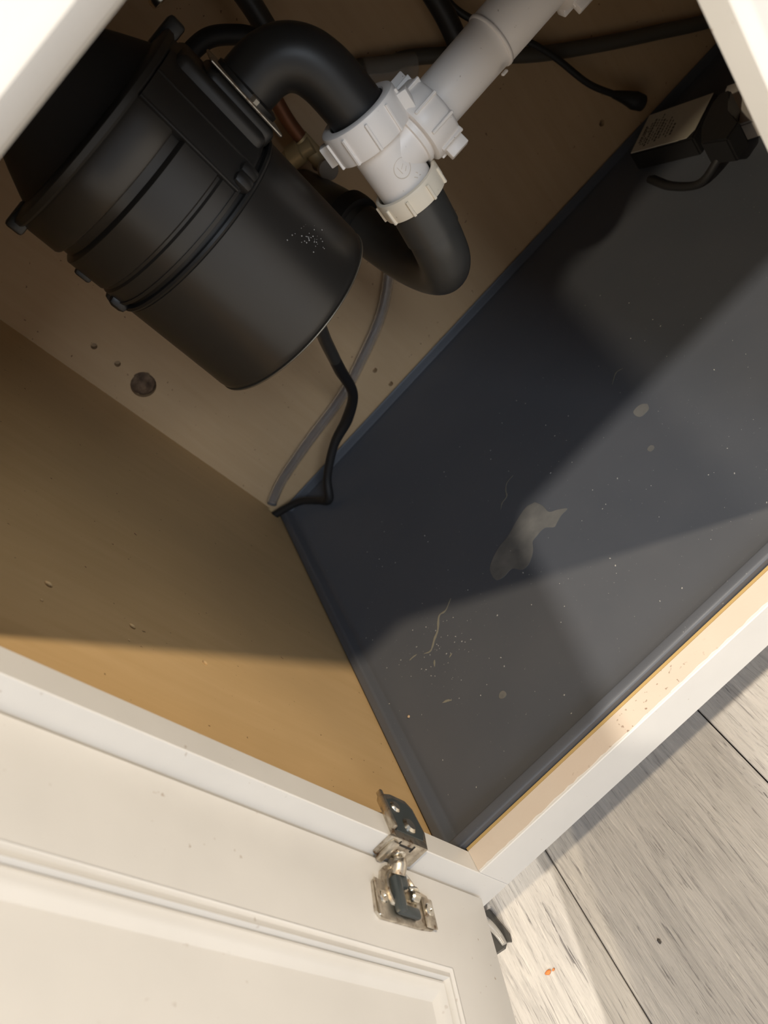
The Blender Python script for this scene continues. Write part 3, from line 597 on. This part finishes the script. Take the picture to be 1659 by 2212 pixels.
bm = new_bm(); tube(bm, [(0.3160, 0.5100, 0.2580), (0.3300, 0.5300, 0.2600), (0.3600, 0.5400, 0.2650)], 0.0016, 8, 5); obj('wire', bm, M['rubber'], vv, 60)
# faucet hose weight, just inside the top of the frame
fh = thing('faucet_hose', 'chrome ended faucet hose hanging at the top left beside the disposal', 'hose', (0.288, 0.32, 0.466))
bm = new_bm(); lathe(bm, (0.2880, 0.3200, 0.4680), (0, 0, 1), [(0.006, 0), (0.0085, 0.0012), (0.0088, 0.005), (0.0070, 0.008)], 24); obj('chrome_end', bm, M['chrome'], fh, 40)
bm = new_bm(); tube(bm, [(0.2880, 0.3200, 0.4750), (0.2880, 0.3220, 0.5300), (0.2900, 0.3300, 0.6200)], 0.0060, 12, 5); obj('hose_tube', bm, M['trap'], fh, 60)

# ------------------------------------------------------------------ adapters on the tray at the right
def adapter(P, z1, name, label, m_side, m_top):
    t = thing(name, label, 'power adapter', (sum(p[0] for p in P) / 4, sum(p[1] for p in P) / 4, TZ))
    bm = new_bm(); prism(bm, P, TZ, z1); bmesh.ops.bevel(bm, geom=list(bm.edges), offset=0.002, segments=2, affect='EDGES'); obj('case', bm, m_side, t, 40)
    return t
LP = [(0.6310, 0.5370), (0.6700, 0.4644), (0.6087, 0.4348), (0.5761, 0.5080)]
ad = adapter(LP, 0.0195, 'power_adapter', 'black power adapter with a printed white label, lying on the tray', M['rubber'], M['label'])
def lp(u, v): 
    a, b, c, d = [Vector(p) for p in LP]
    q = a.lerp(b, u).lerp(d.lerp(c, u), v); return (q.x, q.y)
bm = new_bm(); prism(bm, [lp(0.03, 0.03), lp(0.97, 0.03), lp(0.97, 0.80), lp(0.90, 0.97), lp(0.03, 0.97)], 0.0190, 0.0201); lb = obj('label_sticker', bm, M['label'], ad); lb['label'] = 'white printed label'
bm = new_bm()
for k, (u, v0, v1) in enumerate([(0.10, 0.35, 0.80), (0.13, 0.40, 0.85), (0.17, 0.30, 0.55), (0.17, 0.65, 0.85), (0.21, 0.22, 0.90), (0.26, 0.25, 0.45), (0.26, 0.55, 0.88), (0.31, 0.15, 0.80), (0.36, 0.30, 0.85), (0.41, 0.35, 0.80), (0.47, 0.30, 0.75), (0.52, 0.40, 0.82), (0.58, 0.50, 0.80)]):
    n = max(2, int((v1 - v0) * 16))
    for i in range(n):
        a = v0 + (v1 - v0) * i / n; b = a + (v1 - v0) / n * random.uniform(0.5, 0.85)
        hw = 0.009 if k % 4 else 0.014
        prism(bm, [lp(u - hw, a), lp(u + hw, a), lp(u + hw, b), lp(u - hw, b)], 0.0199, 0.02022)
obj('fine_print', bm, M['ink'], lb)
a2 = adapter([(0.6805, 0.4634), (0.7217, 0.3926), (0.6562, 0.3546), (0.6203, 0.4138)], 0.0165, 'power_adapter', 'plain off-white adapter beside the labelled one, partly behind the right stile', M['offwhite'], M['offwhite'])
bp = thing('black_plug', 'angular black plug resting on the plain off-white adapter', 'plug', (0.62, 0.385, 0.0167))
bm = new_bm(); prism(bm, [(0.6425, 0.4176), (0.6496, 0.4074), (0.6219, 0.3848), (0.6127, 0.3561), (0.5912, 0.35), (0.583, 0.3787), (0.6055, 0.4023), (0.6302, 0.4105)], 0.0167, 0.0450); bmesh.ops.bevel(bm, geom=list(bm.edges), offset=0.002, segments=2, affect='EDGES'); obj('plug_body', bm, M['rubber'], bp, 40)
bm = new_bm(); tube(bm, [(0.6060, 0.3700, 0.0300), (0.5900, 0.3720, 0.0220), (0.5700, 0.3900, 0.0040), (0.5620, 0.4300, 0.0005), (0.5650, 0.4700, 0.0005)], 0.0042, 12, 6); obj('cord', bm, M['rubber'], bp, 60)

# ------------------------------------------------------------------ black foot with film, on the floor behind the door's lower corner
ft = thing('cabinet_foot', 'black plastic foot with a torn strip of clear film beside the door bottom', 'foot', (-0.075, 0.03, FZ))
bm = new_bm(); prism(bm, [(-0.100, 0.060), (-0.066, 0.050), (-0.0600, 0.0230), (-0.0620, 0.0165), (-0.0660, 0.0190), (-0.0700, 0.0160), (-0.1000, 0.0200)], FZ, FZ + 0.0035); obj('base_plate', bm, M['trap'], ft)
bm = new_bm(); lathe(bm, (-0.092, 0.042, FZ), (0, 0, 1), [(0.016, 0.003), (0.016, 0.010), (0.012, 0.012), (0.012, 0.10)], 28); obj('foot_post', bm, M['rubber'], ft, 40)
bm = new_bm()
pA = [(-0.0800, 0.0600, FZ + 0.030), (-0.0700, 0.0480, FZ + 0.026), (-0.0655, 0.0360, FZ + 0.016), (-0.0650, 0.0260, FZ + 0.008), (-0.0655, 0.0165, FZ + 0.0045)]
P = smooth_path(pA, 6); L = []
for i, p in enumerate(P):
    k = 0.0045 * (1 - 0.6 * i / len(P)); L.append((bm.verts.new(p + Vector((-k * 1.6, 0, k))), bm.verts.new(p + Vector((k * 0.5, 0, -k * 0.3)))))
for (a, b), (c, d) in zip(L, L[1:]): bm.faces.new((a, b, d, c))
o = obj('film_strip', bm, M['film'], ft, 60); o.modifiers.new('thick', 'SOLIDIFY').thickness = 0.0004
